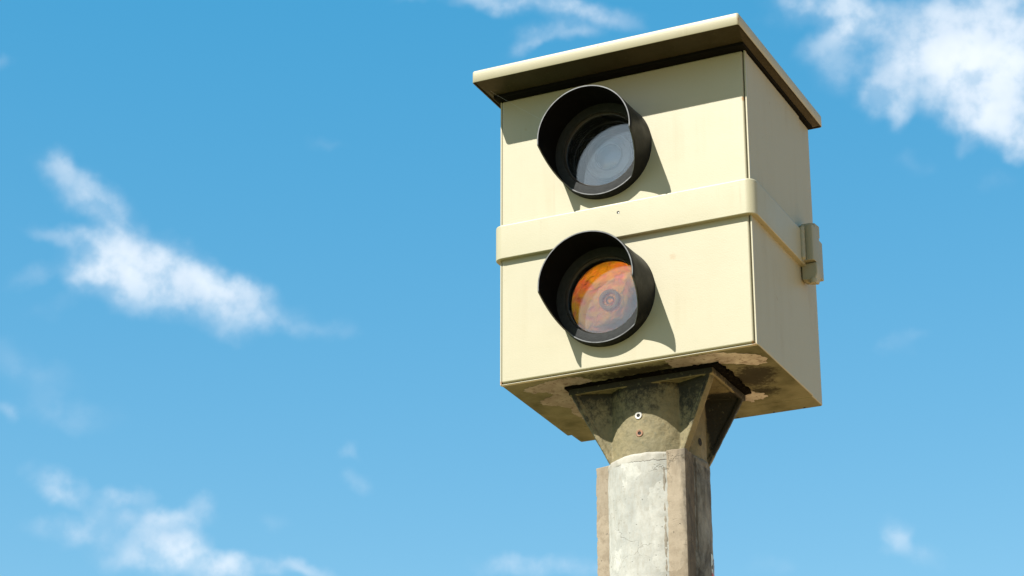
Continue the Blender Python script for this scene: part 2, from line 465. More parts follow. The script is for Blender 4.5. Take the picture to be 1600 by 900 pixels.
def concrete(name, a, b_, stain, crack=0.5, algae=True):
    m, k, bs, co, out = mat(name)
    sx = k.vmath('MULTIPLY', co, (1.0, 1.0, 0.45))
    n1 = k.noise(sx, 11.0, 8.0, 0.66, 0.25)
    c = k.mix(k.ramp(n1, 0.36, 0.66), a, b_)
    fine = k.noise(k.vmath('MULTIPLY', co, (1, 1, 0.3)), 140.0, 4.0, 0.7)
    c = k.mix(k.ramp(fine, 0.4, 0.7, 0, 0.35), c, stain)
    n2 = k.noise(co, 55.0, 6.0, 0.7)
    c = k.mix(k.ramp(n2, 0.52, 0.72, 0, 0.5), c, stain)
    # laitance: pale crisp-edged skin left by the formwork
    wv = k.vmath('ADD', sx, k.vmath('SCALE', k.noise(co, 12.0, 4.0, 0.6, col=True), scale=0.12))
    vo = k.n('ShaderNodeTexVoronoi', feature='F1')
    k.put(vo.inputs['Vector'], wv)
    vo.inputs['Scale'].default_value = 13.0
    sepc = k.n('ShaderNodeSeparateColor')
    k.put(sepc.inputs[0], vo.outputs['Color'])
    c = k.mix(k.math('MULTIPLY', k.ramp(sepc.outputs[0], 0.45, 0.8, 0, 0.75), k.ramp(n2, 0.35, 0.6, 0.15, 1.0)), c, tuple(min(0.8, x * 1.2) for x in a))
    # hairline cracks
    ve = k.n('ShaderNodeTexVoronoi', feature='DISTANCE_TO_EDGE')
    k.put(ve.inputs['Vector'], k.vmath('ADD', co, k.vmath('SCALE', k.noise(co, 30.0, 4.0, 0.7, col=True), scale=0.05)))
    ve.inputs['Scale'].default_value = 15.0
    crk = k.math('MULTIPLY', k.ramp(ve.outputs['Distance'], 0.0, 0.022, 1.0, 0.0), k.ramp(k.noise(co, 8.0, 3.0), 0.5, 0.62))
    c = k.mix(k.math('MULTIPLY', crk, crack), c, (0.13, 0.11, 0.08))
    pits = k.ramp(k.noise(co, 150.0, 2.0, 0.5), 0.71, 0.76)
    c = k.mix(k.math('MULTIPLY', pits, 0.7), c, (0.08, 0.07, 0.055))
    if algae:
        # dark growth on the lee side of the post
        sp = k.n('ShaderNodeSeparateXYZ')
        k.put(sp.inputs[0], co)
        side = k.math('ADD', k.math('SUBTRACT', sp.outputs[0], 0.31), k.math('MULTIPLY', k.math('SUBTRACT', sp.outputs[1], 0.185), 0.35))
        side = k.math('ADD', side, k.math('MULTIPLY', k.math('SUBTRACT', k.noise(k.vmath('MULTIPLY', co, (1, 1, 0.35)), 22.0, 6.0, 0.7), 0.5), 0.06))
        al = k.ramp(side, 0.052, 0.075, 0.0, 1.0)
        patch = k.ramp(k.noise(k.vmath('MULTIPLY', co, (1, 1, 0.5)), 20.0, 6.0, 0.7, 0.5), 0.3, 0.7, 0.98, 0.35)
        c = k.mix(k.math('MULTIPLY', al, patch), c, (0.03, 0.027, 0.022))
    k.put(bs.inputs['Base Color'], c)
    bs.inputs['Roughness'].default_value = 0.82
    bs.inputs['Specular IOR Level'].default_value = 0.3
    if name == 'pole_concrete':
        # skim coat that has cracked just under the rim
        sp2 = k.n('ShaderNodeSeparateXYZ')
        k.put(sp2.inputs[0], co)
        zz = k.math('ADD', k.math('ADD', sp2.outputs[2], 0.2035), k.math('MULTIPLY', k.math('SUBTRACT', k.noise(co, 28.0, 5.0, 0.7), 0.5), 0.022))
        rim = k.ramp(k.math('ABSOLUTE', zz), 0.0004, 0.0011, 1.0, 0.0)
        rim = k.math('MULTIPLY', rim, k.ramp(k.noise(co, 14.0, 2.0), 0.4, 0.5))
        c = k.mix(k.ramp(zz, -0.001, 0.002, 0.0, 0.4), c, (0.30, 0.265, 0.205))
        c = k.mix(k.math('MULTIPLY', rim, 0.8), c, (0.06, 0.05, 0.035))
        crk = k.math('MAXIMUM', crk, rim)
        k.put(bs.inputs['Base Color'], c)
    h = k.math('SUBTRACT', k.math('ADD', k.math('MULTIPLY', n1, 1.2), k.math('MULTIPLY', n2, 0.7)), k.math('ADD', pits, crk))
    bump(k, bs, h, 0.45, 0.003)
    return m


M_CONC = concrete("pole_concrete", (0.43, 0.425, 0.385), (0.32, 0.325, 0.30), (0.27, 0.24, 0.185))
M_STRIP = concrete("strip_concrete", (0.29, 0.24, 0.175), (0.23, 0.182, 0.125), (0.16, 0.12, 0.075), 0.7)
M_MORTAR = concrete("joint_mortar", (0.29, 0.26, 0.205), (0.15, 0.13, 0.10), (0.08, 0.06, 0.045), 0.3)


def simple(name, col, rough=0.5, metal=0.0):
    m, k, bs, co, out = mat(name)
    n = k.noise(co, 120.0, 3.0, 0.6)
    k.put(bs.inputs['Base Color'], k.mix(k.ramp(n, 0.35, 0.7), col, tuple(x * 0.7 for x in col)))
    bs.inputs['Roughness'].default_value = rough
    bs.inputs['Metallic'].default_value = metal
    return m


M_STEEL = simple("bright_washer", (0.55, 0.53, 0.49), 0.5, 0.3)
M_RUST = simple("rusty_screw", (0.30, 0.16, 0.09), 0.7, 0.2)
M_HOLE = simple("dark_hole", (0.008, 0.007, 0.006), 0.9)
M_WEB = simple("spider_silk", (0.7, 0.7, 0.68), 0.5)
M_STICKER = simple("sticker_film", (0.62, 0.64, 0.55), 0.45)
M_STICKER_RED = simple("sticker_red_print", (0.85, 0.06, 0.03), 0.45)
M_STICKER_PINK = simple("sticker_pink_print", (0.85, 0.30, 0.42), 0.45)
M_STICKER_GREY = simple("sticker_grey_print", (0.36, 0.40, 0.46), 0.45)

# unseen ground, coloured to tint the bounce light
m, k, bs, co, out = mat("bounce_ground")
n1 = k.noise(co, 0.35, 8.0, 0.65)
n2 = k.noise(co, 9.0, 6.0, 0.7)
c = k.mix(k.ramp(n1, 0.42, 0.6), (0.44, 0.275, 0.12), (0.34, 0.21, 0.085))
c = k.mix(k.ramp(n2, 0.45, 0.7, 0, 0.6), c, (0.48, 0.30, 0.14))
# green in front, warm on the right: split made up to steer the bounce
sp = k.n('ShaderNodeSeparateXYZ')
k.put(sp.inputs[0], co)
edge = k.math('ADD', sp.outputs[0], k.math('MULTIPLY', sp.outputs[1], 0.8))
edge = k.math('ADD', edge, k.math('MULTIPLY', k.math('SUBTRACT', n1, 0.5), 3.0))
green_bounce = k.mix(k.ramp(n2, 0.35, 0.65), (0.105, 0.135, 0.035), (0.15, 0.16, 0.055))
c = k.mix(k.ramp(edge, -0.6, 0.2), green_bounce, c)
k.put(bs.inputs['Base Color'], c)
bs.inputs['Roughness'].default_value = 0.95
bump(k, bs, n2, 0.6, 0.03)
M_GROUND = m

ALBEDO = 0.71      # every painted, cast and mineral surface is a little darker than first mixed
for nm, m_ in MATS.items():
    if nm in ('bounce_ground', 'front_glass', 'flash_front_glass', 'inner_glass', 'inner_glass_warm', 'amber_reflector', 'flash_tube'):
        continue
    for nd in m_.node_tree.nodes:
        socks = []
        if nd.bl_idname == 'ShaderNodeMix':
            socks = [nd.inputs[6], nd.inputs[7]]
        elif nd.bl_idname == 'ShaderNodeBsdfPrincipled':
            socks = [nd.inputs['Base Color']]
        for s_ in socks:
            if not s_.is_linked:
                v = s_.default_value
                s_.default_value = (v[0] * ALBEDO, v[1] * ALBEDO, v[2] * ALBEDO, 1)

# ------------------------------------------------------------------ mesh helpers
BASE = Vector((0.31, 0.185, -0.196))            # foot of the camera on the pole, in housing coordinates


def obj(name, bm, material, parent=None, bev=None, smooth=True, angle=40, label=None):
    me = bpy.data.meshes.new(name)
    bmesh.ops.recalc_face_normals(bm, faces=bm.faces)
    bm.to_mesh(me)
    bm.free()
    for m_ in (material if isinstance(material, (list, tuple)) else [material]):
        me.materials.append(m_)
    o = bpy.data.objects.new(name, me)
    COL.objects.link(o)
    if smooth:
        for p in me.polygons:
            p.use_smooth = True
        try:
            me.set_sharp_from_angle(angle=rad(angle))
        except Exception:
            pass
    if parent is not None:
        o.parent = parent
        o.location = Vector(parent.get('kid_loc', (0, 0, 0)))
    if bev:
        md = o.modifiers.new('bevel', 'BEVEL')
        md.width, md.segments = bev
        md.limit_method = 'ANGLE'
        md.angle_limit = rad(35)
        md.harden_normals = True
    if label:
        o['label'] = label
    return o


def box(bm, x0, x1, y0, y1, z0, z1):
    vs = [bm.verts.new((x, y, z)) for x in (x0, x1) for y in (y0, y1) for z in (z0, z1)]
    for f in ((0, 1, 3, 2), (4, 6, 7, 5), (0, 4, 5, 1), (2, 3, 7, 6), (0, 2, 6, 4), (1, 5, 7, 3)):
        bm.faces.new([vs[i] for i in f])
    return vs


def prism(bm, pts, axis, a, b):
    """extrude polygon pts (2-D) along axis from a to b"""
    def P(p, t):
        return {'x': (t, p[0], p[1]), 'y': (p[0], t, p[1]), 'z': (p[0], p[1], t)}[axis]
    A = [bm.verts.new(P(p, a)) for p in pts]
    B = [bm.verts.new(P(p, b)) for p in pts]
    bm.faces.new(A)
    bm.faces.new(B[::-1])
    n = len(pts)
    for i in range(n):
        bm.faces.new((A[i], A[(i + 1) % n], B[(i + 1) % n], B[i]))


def lathe_y(bm, prof, cx, cz, n=96, closed=False):
    """revolve (r, y) profile about the line x=cx, z=cz"""
    rings = []
    for r, y in prof:
        if r < 1e-6:
            rings.append([bm.verts.new((cx, y, cz))])
        else:
            rings.append([bm.verts.new((cx + r * math.cos(2 * PI * i / n), y, cz + r * math.sin(2 * PI * i / n))) for i in range(n)])
    pairs = list(zip(rings, rings[1:])) + ([(rings[-1], rings[0])] if closed else [])
    for A, B in pairs:
        for i in range(n):
            j = (i + 1) % n
            if len(A) == 1:
                bm.faces.new((A[0], B[i], B[j]))
            elif len(B) == 1:
                bm.faces.new((A[i], A[j], B[0]))
            else:
                bm.faces.new((A[i], A[j], B[j], B[i]))


def lathe_z(bm, prof, cx, cy, n=48):
    rings = []
    for r, z in prof:
        if r < 1e-6:
            rings.append([bm.verts.new((cx, cy, z))])
        else:
            rings.append([bm.verts.new((cx + r * math.cos(2 * PI * i / n), cy + r * math.sin(2 * PI * i / n), z)) for i in range(n)])
    for A, B in zip(rings, rings[1:]):
        for i in range(n):
            j = (i + 1) % n
            if len(A) == 1:
                bm.faces.new((A[0], B[i], B[j]))
            elif len(B) == 1:
                bm.faces.new((A[i], A[j], B[0]))
            else:
                bm.faces.new((A[i], A[j], B[j], B[i]))


def bake_modifiers(o):
    dg = bpy.context.evaluated_depsgraph_get()
    me = bpy.data.meshes.new_from_object(o.evaluated_get(dg))
    o.modifiers.clear()
    old = o.data
    o.data = me
    bpy.data.meshes.remove(old)


def cut_holes(o, centres, r):
    """drill round holes along y"""
    bm = bmesh.new()
    for cx, cz in centres:
        lathe_y(bm, [(0, -0.05), (r, -0.05), (r, 0.10), (0, 0.10)], cx, cz, 96)
    c = obj('cutter', bm, M_HOLE, smooth=False)
    c.location = o.matrix_basis.translation
    md = o.modifiers.new('cut', 'BOOLEAN')
    md.operation, md.solver, md.object = 'DIFFERENCE', 'EXACT', c
    c.parent = o.parent
    c.location = o.location
    bpy.context.view_layer.update()
    bake_modifiers(o)
    bpy.data.objects.remove(c)


# ------------------------------------------------------------------ ground
bm = bmesh.new()
ring = []
R_ = [0.0, 3.0, 12.0, 60.0, 300.0, 1500.0, 6000.0]
lathe_z(bm, [(r, 0.0) for r in R_], 0, 0, 64)
g = obj('ground', bm, M_GROUND)
g['kind'] = 'structure'

# ------------------------------------------------------------------ concrete pole
PX, PY = 0.31, 0.185
POLE_R = 0.115
ZT = -0.184
pole = bpy.data.objects.new('concrete_pole', None)
COL.objects.link(pole)
pole.location = (PX, PY, 0)
pole['label'] = 'round grey concrete pole with square corner strips carrying the camera box'
pole['category'] = 'pole'
pole['kid_loc'] = (-PX, -PY, Z0)


def nz(v, s, amp):
    return noise.fractal(Vector(v) * s, 0.8, 2.1, 4) * amp


def zlist(z_top):
    zs = [z_top - i * 0.004 for i in range(110)]
    z = zs[-1]
    while z > -Z0 - 0.2:
        z -= 0.25
        zs.append(z)
    return zs


bm = bmesh.new()
N = 144
prev = None
cap = []
for i, z in enumerate([ZT + 0.0005, ZT - 0.0015, ZT - 0.005] + zlist(ZT - 0.009)):
    rr = POLE_R - (0.006, 0.0018, 0.0004)[i] if i < 3 else POLE_R
    rr += 0.002 * max(0.0, (ZT - z)) / 0.5
    row = []
    for j in range(N):
        a = 2 * PI * j / N
        p = Vector((math.cos(a), math.sin(a), z))
        d = nz((p.x * 0.11, p.y * 0.11, z), 30, 0.0009) + nz((p.x * 0.11, p.y * 0.11, z), 7, 0.0012)
        if i < 5:
            d += nz((p.x * 0.11, p.y * 0.11, z), 60, 0.0022)
        zz = z + (nz((p.x * 0.11, p.y * 0.11, 3.0), 28, 0.0016) if i < 4 else 0)
        row.append(bm.verts.new((PX + p.x * (rr + d), PY + p.y * (rr + d), zz)))
    if prev:
        for j in range(N):
            bm.faces.new((prev[j], row[j], row[(j + 1) % N], prev[(j + 1) % N]))
    else:
        cap = row
    prev = row
cv = bm.verts.new((PX, PY, ZT - 0.001))
for j in range(N):
    bm.faces.new((cap[j], cap[(j + 1) % N], cv))
obj('shaft', bm, M_CONC, pole, angle=70)


def strip(x0, x1, y0, y1, ztop, seed, taper=0.0):
    """square corner strip cast on to the shaft, edges chipped"""
    bm = bmesh.new()
    per = []
    n = 7
    for i in range(n):
        per.append((x0 + (x1 - x0) * i / n, y0))
    for i in range(n):
        per.append((x1, y0 + (y1 - y0) * i / n))
    for i in range(n):
        per.append((x1 - (x1 - x0) * i / n, y1))
    for i in range(n):
        per.append((x0, y1 - (y1 - y0) * i / n))
    corners = {0, n, 2 * n, 3 * n}
    prev = None
    mx, my = (x0 + x1) / 2, (y0 + y1) / 2
    first = None
    for i, z in enumerate([ztop, ztop - 0.0015] + zlist(ztop - 0.005)):
        row = []
        for j, (x, y) in enumerate(per):
            s = 0.0
            if j in corners:
                s += 0.0014 + max(0.0, nz((x, y, z + seed), 60, 0.003))
            if i == 0:
                s += 0.0015
            d = nz((x + seed, y, z), 35, 0.0006)
            v = Vector((mx - x, my - y))
            v.normalize()
            zz = z + (nz((x * 1.0, y, seed), 40, 0.003) if i < 2 else 0)
            row.append(bm.verts.new((x + v.x * (s + d), y + v.y * (s + d), zz)))
        if prev:
            m_ = len(per)
            for j in range(m_):
                bm.faces.new((prev[j], row[j], row[(j + 1) % m_], prev[(j + 1) % m_]))
        else:
            first = row
        prev = row
    bm.faces.new(first[::-1])
    return obj('corner_strip', bm, M_STRIP, pole, angle=35)


strip(PX + 0.0585, PX + 0.1035, PY - 0.1025, PY - 0.02, ZT + 0.001, 1.0)
strip(PX - 0.130, PX - 0.085, PY - 0.060, PY - 0.012, ZT - 0.001, 5.0)
strip(PX - 0.05, PX + 0.0, PY + 0.09, PY + 0.135, ZT - 0.001, 9.0)


def joint(ang, wid, seed, z1, proud=0.003):
    """crumbly mortar filling the joint between shaft and strip"""
    bm = bmesh.new()
    prev = None
    for i in range(220):
        z = z1 - i * 0.0022
        row = []
        for j in range(5):
            t = j / 4 - 0.5
            ww = wid * (1 + nz((seed, 0, z), 55, 0.5))
            a = ang + t * ww / POLE_R
            hgt = (1 - abs(2 * t)) ** 0.7 * proud * (0.8 + noise.noise(Vector((seed * 3, t * 3, z * 90))) * 0.6) - 0.0014
            r = POLE_R + 0.002 * (ZT - z) / 0.5 + hgt
            row.append(bm.verts.new((PX + r * math.cos(a), PY + r * math.sin(a), z)))
        if prev:
            for j in range(4):
                bm.faces.new((prev[j], prev[j + 1], row[j + 1], row[j]))
        prev = row
    return obj('mortar_joint', bm, M_MORTAR, pole, angle=80)


joint(math.atan2(-0.1015, 0.053), 0.012, 2.0, ZT - 0.004, 0.002)
joint(math.atan2(-0.060, -0.0985), 0.010, 7.0, ZT - 0.01, 0.0024)
joint(math.atan2(-0.046, 0.107), 0.010, 12.0, ZT - 0.006)


def sticker_patch(a0, a1, z0, z1, lift, bm, skew=0.0):
    n = 12
    prev = None
    for i in range(n + 1):
        a = a0 + (a1 - a0) * i / n
        r0 = POLE_R + 0.0014 + lift
        lo = bm.verts.new((PX + (r0 + 0.001) * math.cos(a), PY + (r0 + 0.001) * math.sin(a), z0 + skew * i / n))
        hi = bm.verts.new((PX + r0 * math.cos(a), PY + r0 * math.sin(a), z1 + skew * i / n))
        li = bm.verts.new((PX + (r0 - 0.0012) * math.cos(a), PY + (r0 - 0.0012) * math.sin(a), z0 + skew * i / n))
        hj = bm.verts.new((PX + (r0 - 0.0016) * math.cos(a), PY + (r0 - 0.0016) * math.sin(a), z1 + skew * i / n))
        if prev:
            bm.faces.new((prev[0], lo, hi, prev[1]))
            bm.faces.new((prev[1], hi, hj, prev[3]))
            bm.faces.new((prev[2], li, lo, prev[0]))
        prev = (lo, hi, li, hj)


def plan(deg):
    """azimuth round the pole: 0 = towards the front of the box, positive to its right"""
    return rad(-90 + deg)


bm = bmesh.new()
sticker_patch(plan(93), plan(150), -0.52, -0.398, 0.0, bm)
st = obj('sticker', bm, M_STICKER, pole)
st['label'] = 'small torn white sticker with red and pink print'
for (a0, a1, z0, z1, mt, sk) in ((94, 101, -0.447, -0.439, M_STICKER_RED, -0.006), (101, 106, -0.52, -0.41, M_STICKER_GREY, 0),
                                 (106.5, 112, -0.49, -0.405, M_STICKER_PINK, 0.0), (101, 118, -0.456, -0.448, M_STICKER_PINK, 0.012)):
    bm = bmesh.new()
    sticker_patch(plan(a0), plan(a1), z0, z1, 0.0006 if mt is not M_STICKER_PINK else 0.001, bm, sk)
    q = obj('sticker_print', bm, mt, pole)
    q.parent = st
    q.location = (0, 0, 0)

# ------------------------------------------------------------------ the speed camera
W, H, D_ = 0.62, 0.7186, 0.454
sc_ = bpy.data.objects.new('speed_camera', None)
COL.objects.link(sc_)
sc_.location = (BASE.x, BASE.y, BASE.z + Z0)
sc_['label'] = 'cream metal traffic speed camera box with two black hooded windows on a mossy bracket'
sc_['category'] = 'speed camera'
sc_['kid_loc'] = tuple(-BASE)
HOLES = [(0.267, 0.533), (0.267, 0.170)]

# shell
bm = bmesh.new()
vs = [(0.0, 0.010), (W, 0.010), (W, 0.378), (-0.0095, 0.395)]
prism(bm, vs, 'z', 0.0, H)
shell = obj('housing_shell', bm, M_SHELL, sc_, bev=(0.004, 3))
cut_holes(shell, HOLES, 0.1)
# rim of the shell that frames the front panel
bm = bmesh.new()
t = 0.0038
box(bm, 0.0, t, 0.0015, 0.0115, 0.0, H)
box(bm, W - t, W, 0.0015, 0.0115, 0.0, H)
box(bm, t, W - t, 0.0025, 0.0115, 0.0, 0.002)
obj('shell_rim', bm, M_PAINT, sc_, bev=(0.0008, 2))
# front panel
bm = bmesh.new()
box(bm, t + 0.0005, W - t - 0.0032, 0.0, 0.0125, 0.0045, H)
fp = obj('front_panel', bm, M_PAINT, sc_, bev=(0.0045, 4))
cut_holes(fp, HOLES, 0.1)
# rear door
bm = bmesh.new()
box(bm, 0.0, W - 0.003, 0.380, D_, 0.0005, H)
door = obj('rear_door', bm, M_SHELL, sc_, bev=(0.004, 3))
bm = bmesh.new()
box(bm, 0.004, W - 0.006, 0.3775, 0.3802, 0.004, H - 0.01)
obj('door_seal', bm, M_RUBBER, sc_)

for x in (0.09, 0.17, 0.25, 0.33, 0.41, 0.50, 0.575):
    bm = bmesh.new()
    lathe_z(bm, [(0, -0.0002), (0.0028, -0.0002), (0.0032, 0.0008)], x, D_ - 0.009, 12)
    q = obj('rivet', bm, M_HOLE, sc_)
    q.parent = door
    q.location = (0, 0, 0)

# peeled paint: bare primer islands with a raised ragged lip
def ragged(pts, amp, seed, sub=7):
    out_ = []
    n = len(pts)
    for i in range(n):
        a, b = Vector(pts[i]), Vector(pts[(i + 1) % n])
        for s in range(sub):
            p = a.lerp(b, s / sub)
            d = (b - a).normalized()
            nrm = Vector((d.y, -d.x))
            p = p + nrm * noise.fractal(Vector((p.x * 90, p.y * 90, seed)), 0.8, 2.0, 3) * amp
            out_.append((p.x, p.y))
    return out_


PEELS = [
    [(0.033, 0.060), (0.046, 0.042), (0.075, 0.036), (0.088, 0.027), (0.118, 0.021), (0.150, 0.018), (0.185, 0.026), (0.20, 0.05),
     (0.19, 0.12), (0.14, 0.30), (0.10, 0.318), (0.078, 0.290), (0.070, 0.245), (0.082, 0.215), (0.062, 0.182), (0.036, 0.172),
     (0.034, 0.140), (0.058, 0.125), (0.090, 0.110), (0.078, 0.088), (0.048, 0.080)],
    [(0.400, 0.015), (0.455, 0.012), (0.475, 0.004 + 0.010), (0.520, 0.0135), (0.552, 0.030), (0.590, 0.055), (0.607, 0.085),
     (0.600, 0.118), (0.578, 0.125), (0.545, 0.105), (0.510, 0.085), (0.40, 0.06)],
    [(0.470, 0.325), (0.488, 0.280), (0.502, 0.282), (0.522, 0.305), (0.524, 0.330), (0.508, 0.345), (0.492, 0.338), (0.480, 0.352)],
]
for i, pts in enumerate(PEELS):
    bm = bmesh.new()
    prism(bm, ragged(pts, 0.007, i * 3.1), 'z', -0.0007, 0.0004)
    q = obj('peeled_patch', bm, M_PRIMER, sc_, smooth=False)
    q.parent = shell
    q.location = (0, 0, 0)

# gasket between box and roof, widened forward to paint shade there; then roof cap
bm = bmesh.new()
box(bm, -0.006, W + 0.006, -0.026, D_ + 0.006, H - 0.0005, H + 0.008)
obj('roof_gasket_shade', bm, M_RUBBER, sc_, bev=(0.002, 2))
rx0, rx1, ry0, ry1 = -0.0245, 0.6445, -0.1033, 0.4803
zl, zt = 0.7285, 0.7600
bm = bmesh.new()


def rrect(x0, x1, y0, y1, r, z, n=6):
    out_ = []
    for (cx, cy, a0) in ((x1 - r, y1 - r, 0), (x0 + r, y1 - r, 90), (x0 + r, y0 + r, 180), (x1 - r, y0 + r, 270)):
        for i in range(n + 1):
            a = rad(a0 + 90 * i / n)
            out_.append(bm.verts.new((cx + r * math.cos(a), cy + r * math.sin(a), z)))
    return out_


loops = []
RC = 0.006
loops.append(rrect(rx0 + 0.006, rx1 - 0.006, ry0 + 0.006, ry1 - 0.006, 0.004, zt))
for i in range(1, 6):
    a = rad(90 - 18 * i)
    ins = 0.006 * (1 - math.cos(a))
    loops.append(rrect(rx0 + ins, rx1 - ins, ry0 + ins, ry1 - ins, max(0.0015, RC - ins), zt - 0.006 + 0.006 * math.sin(a)))
loops.append(rrect(rx0, rx1, ry0, ry1, RC, zl + 0.0008))
loops.append(rrect(rx0 + 0.0008, rx1 - 0.0008, ry0 + 0.0008, ry1 - 0.0008, RC - 0.0008, zl))
for A, B in zip(loops, loops[1:]):
    m_ = len(A)
    for i in range(m_):
        bm.faces.new((A[i], A[(i + 1) % m_], B[(i + 1) % m_], B[i]))
bm.faces.new(loops[0])
roof = obj('roof_cap', bm, M_PAINT, sc_, angle=50)
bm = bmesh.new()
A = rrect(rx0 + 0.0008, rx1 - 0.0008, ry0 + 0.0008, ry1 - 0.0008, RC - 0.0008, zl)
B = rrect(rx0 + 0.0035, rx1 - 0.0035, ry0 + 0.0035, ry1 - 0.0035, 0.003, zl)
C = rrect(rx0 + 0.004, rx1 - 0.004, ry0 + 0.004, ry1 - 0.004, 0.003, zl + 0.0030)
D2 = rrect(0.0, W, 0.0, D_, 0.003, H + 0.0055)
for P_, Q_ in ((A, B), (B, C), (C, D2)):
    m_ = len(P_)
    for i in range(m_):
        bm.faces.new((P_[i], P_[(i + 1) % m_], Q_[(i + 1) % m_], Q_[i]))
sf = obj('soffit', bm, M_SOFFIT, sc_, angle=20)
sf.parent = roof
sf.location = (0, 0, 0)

# band round the middle
def band_path(off, r, x0, x1, y0, yend, n=8):
    """open path: left rear -> front -> right rear, corners rounded"""
    pts = [(x0 - off, yend)]
    for i in range(n + 1):
        a = rad(180 + 90 * i / n)
        pts.append((x0 - off + r + r * math.cos(a), y0 - off + r + r * math.sin(a)))
    for i in range(n + 1):
        a = rad(270 + 90 * i / n)
        pts.append((x1 + off - r + r * math.cos(a), y0 - off + r + r * math.sin(a)))
    pts.append((x1 + off, yend))
    return pts


bm = bmesh.new()
zb0, zb1 = 0.3062, 0.3925
prof = [(-0.003, zb0), (0.0105, zb0), (0.0118, zb0 + 0.0005), (0.0128, zb0 + 0.002), (0.0128, zb1 - 0.005), (0.0118, zb1 - 0.0018),
        (0.0098, zb1 - 0.0004), (0.0075, zb1), (-0.003, zb1)]
rows = []
for off, z in prof:
    rows.append([bm.verts.new((x, y, z)) for x, y in band_path(off, 0.012 + off * 0.9, 0.0, W, 0.0, 0.345)])
for A, B in zip(rows, rows[1:]):
    for i in range(len(A) - 1):
        bm.faces.new((A[i], A[i + 1], B[i + 1], B[i]))
for e in (0, -1):
    bm.faces.new([r[e] for r in rows])
band = obj('middle_band', bm, M_BAND, sc_, angle=50)
band.modifiers.new('wn', 'WEIGHTED_NORMAL').keep_sharp = True
bm = bmesh.new()
lathe_y(bm, [(0, -0.0131), (0.0030, -0.0132), (0.0036, -0.0128)], 0.305, 0.367, 16)
q = obj('screw_hole', bm, M_HOLE, sc_)
q.parent = band; q.location = (0, 0, 0)
bm = bmesh.new()
lathe_y(bm, [(0, -0.0138), (0.0017, -0.0136), (0.0019, -0.0128)], 0.3062, 0.3652, 12)
q = obj('screw', bm, M_STEEL, sc_)
q.parent = band; q.location = (0, 0, 0)

# ------------------------------------------------------------------ hooded windows
HR, HT, HL, HS = 0.118, 0.0036, 0.120, 0.024


def hood_len(th):
    z = HR * math.sin(th)
    if z >= -0.012:
        return HL
    if z <= -0.088:
        return HS
    t_ = (-0.012 - z) / (0.088 - 0.012)
    return HL + (HS - HL) * (t_ ** 0.93)


def make_hood(cx, cz, kind):
    label = 'upper hooded window with dark grey glass' if kind == 'camera' else 'lower hooded window with orange flash glass'
    n = 240
    bm = bmesh.new()
    rows = {}
    fr = [0.0, 0.04, 0.15, 0.3, 0.45, 0.6, 0.75, 0.9, 1.0]
    for j in range(n):
        th = 2 * PI * j / n
        L = hood_len(th)
        c_, s_ = math.cos(th), math.sin(th)
        col = []
        for q_ in fr:
            y = 0.002 - (L + 0.002 - 0.0008) * q_
            r = HR + 0.0015 * (1 - q_) ** 6 - 0.0022 * (-y / HL)
            col.append((r, y))
        re = HR - 0.0022 * L / HL
        col += [(re - 0.0006, -L), (re - HT + 0.0006, -L)]
        for q_ in fr[::-1]:
            y = -0.019 - (L - 0.019 - 0.0008) * q_
            col.append((HR - HT - 0.0022 * (-y / HL), y))
        rows[j] = [bm.verts.new((cx + r * c_, y, cz + r * s_)) for r, y in col]
    k1 = len(fr)
    for j in range(n):
        A, B = rows[j], rows[(j + 1) % n]
        for i in range(len(A) - 1):
            f = bm.faces.new((A[i], B[i], B[i + 1], A[i + 1]))
            if i == k1:
                f.material_index = 1
            elif i > k1:
                f.material_index = 2
    hood = obj('lens_hood', bm, [M_HOOD, M_EDGE, M_INNER], sc_, angle=50, label=label)

    def kid(name, prof, mt, nn=96):
        bm_ = bmesh.new()
        lathe_y(bm_, prof, cx, cz, nn)
        q = obj(name, bm_, mt, hood, angle=40)
        q.location = (0, 0, 0)
        return q
    kid('flange', [(0.1152, -0.0215), (0.0975, -0.0215), (0.0955, -0.0208), (0.0945, -0.019), (0.0942, -0.0145)], M_FLANGE)
    kid('retaining_ring', [(0.0942, -0.0145), (0.0935, -0.0140), (0.0930, -0.0155), (0.0915, -0.0160), (0.0905, -0.0145), (0.0900, -0.0100)], M_RING)
    kid('barrel', [(0.0942, -0.0145), (0.0912, -0.0085), (0.0905, 0.010), (0.0905, 0.085), (0, 0.085)], M_INNER)
    kid('glass_pane', [(0, -0.0120), (0.0908, -0.0120), (0.0908, -0.0095), (0, -0.0095)], M_GLASS if kind == 'camera' else M_GLASSL)
    if kind == 'camera':
        kid('inner_pane', [(0, 0.010), (0.0903, 0.010)], M_GLASS2)
        kid('lens_ring', [(0.058, 0.028), (0.056, 0.024), (0.047, 0.022), (0.046, 0.028), (0.044, 0.030), (0.036, 0.028), (0.0345, 0.024), (0.033, 0.023), (0.032, 0.03)], M_LRING, 64)
        kid('lens', [(0, 0.024), (0.012, 0.0248), (0.022, 0.0267), (0.032, 0.030)], M_LENS, 64)
        kid('backing_plate', [(0.0895, 0.040), (0.02, 0.040), (0, 0.040)], M_INNER)
    else:
        kid('inner_pane', [(0, 0.008), (0.0903, 0.008)], M_GLASSP)
        kid('reflector', [(0.0904, 0.0100), (0.0860, 0.0111), (0.0780, 0.0130), (0.066, 0.0155), (0.052, 0.0178), (0.038, 0.0196), (0.024, 0.0207), (0.0, 0.0213)], M_AMBER)
        kid('flash_tube', [(0.0205 + 0.0042 * math.cos(2 * PI * i / 10), 0.0150 + 0.0042 * math.sin(2 * PI * i / 10)) for i in range(11)], M_TUBE, 48)
        kid('reflector_hub', [(0, 0.0150), (0.006, 0.0155), (0.0095, 0.0175), (0.0105, 0.0215)], M_AMBER, 48)
    return hood


make_hood(*HOLES[0], 'camera')
make_hood(*HOLES[1], 'flash')

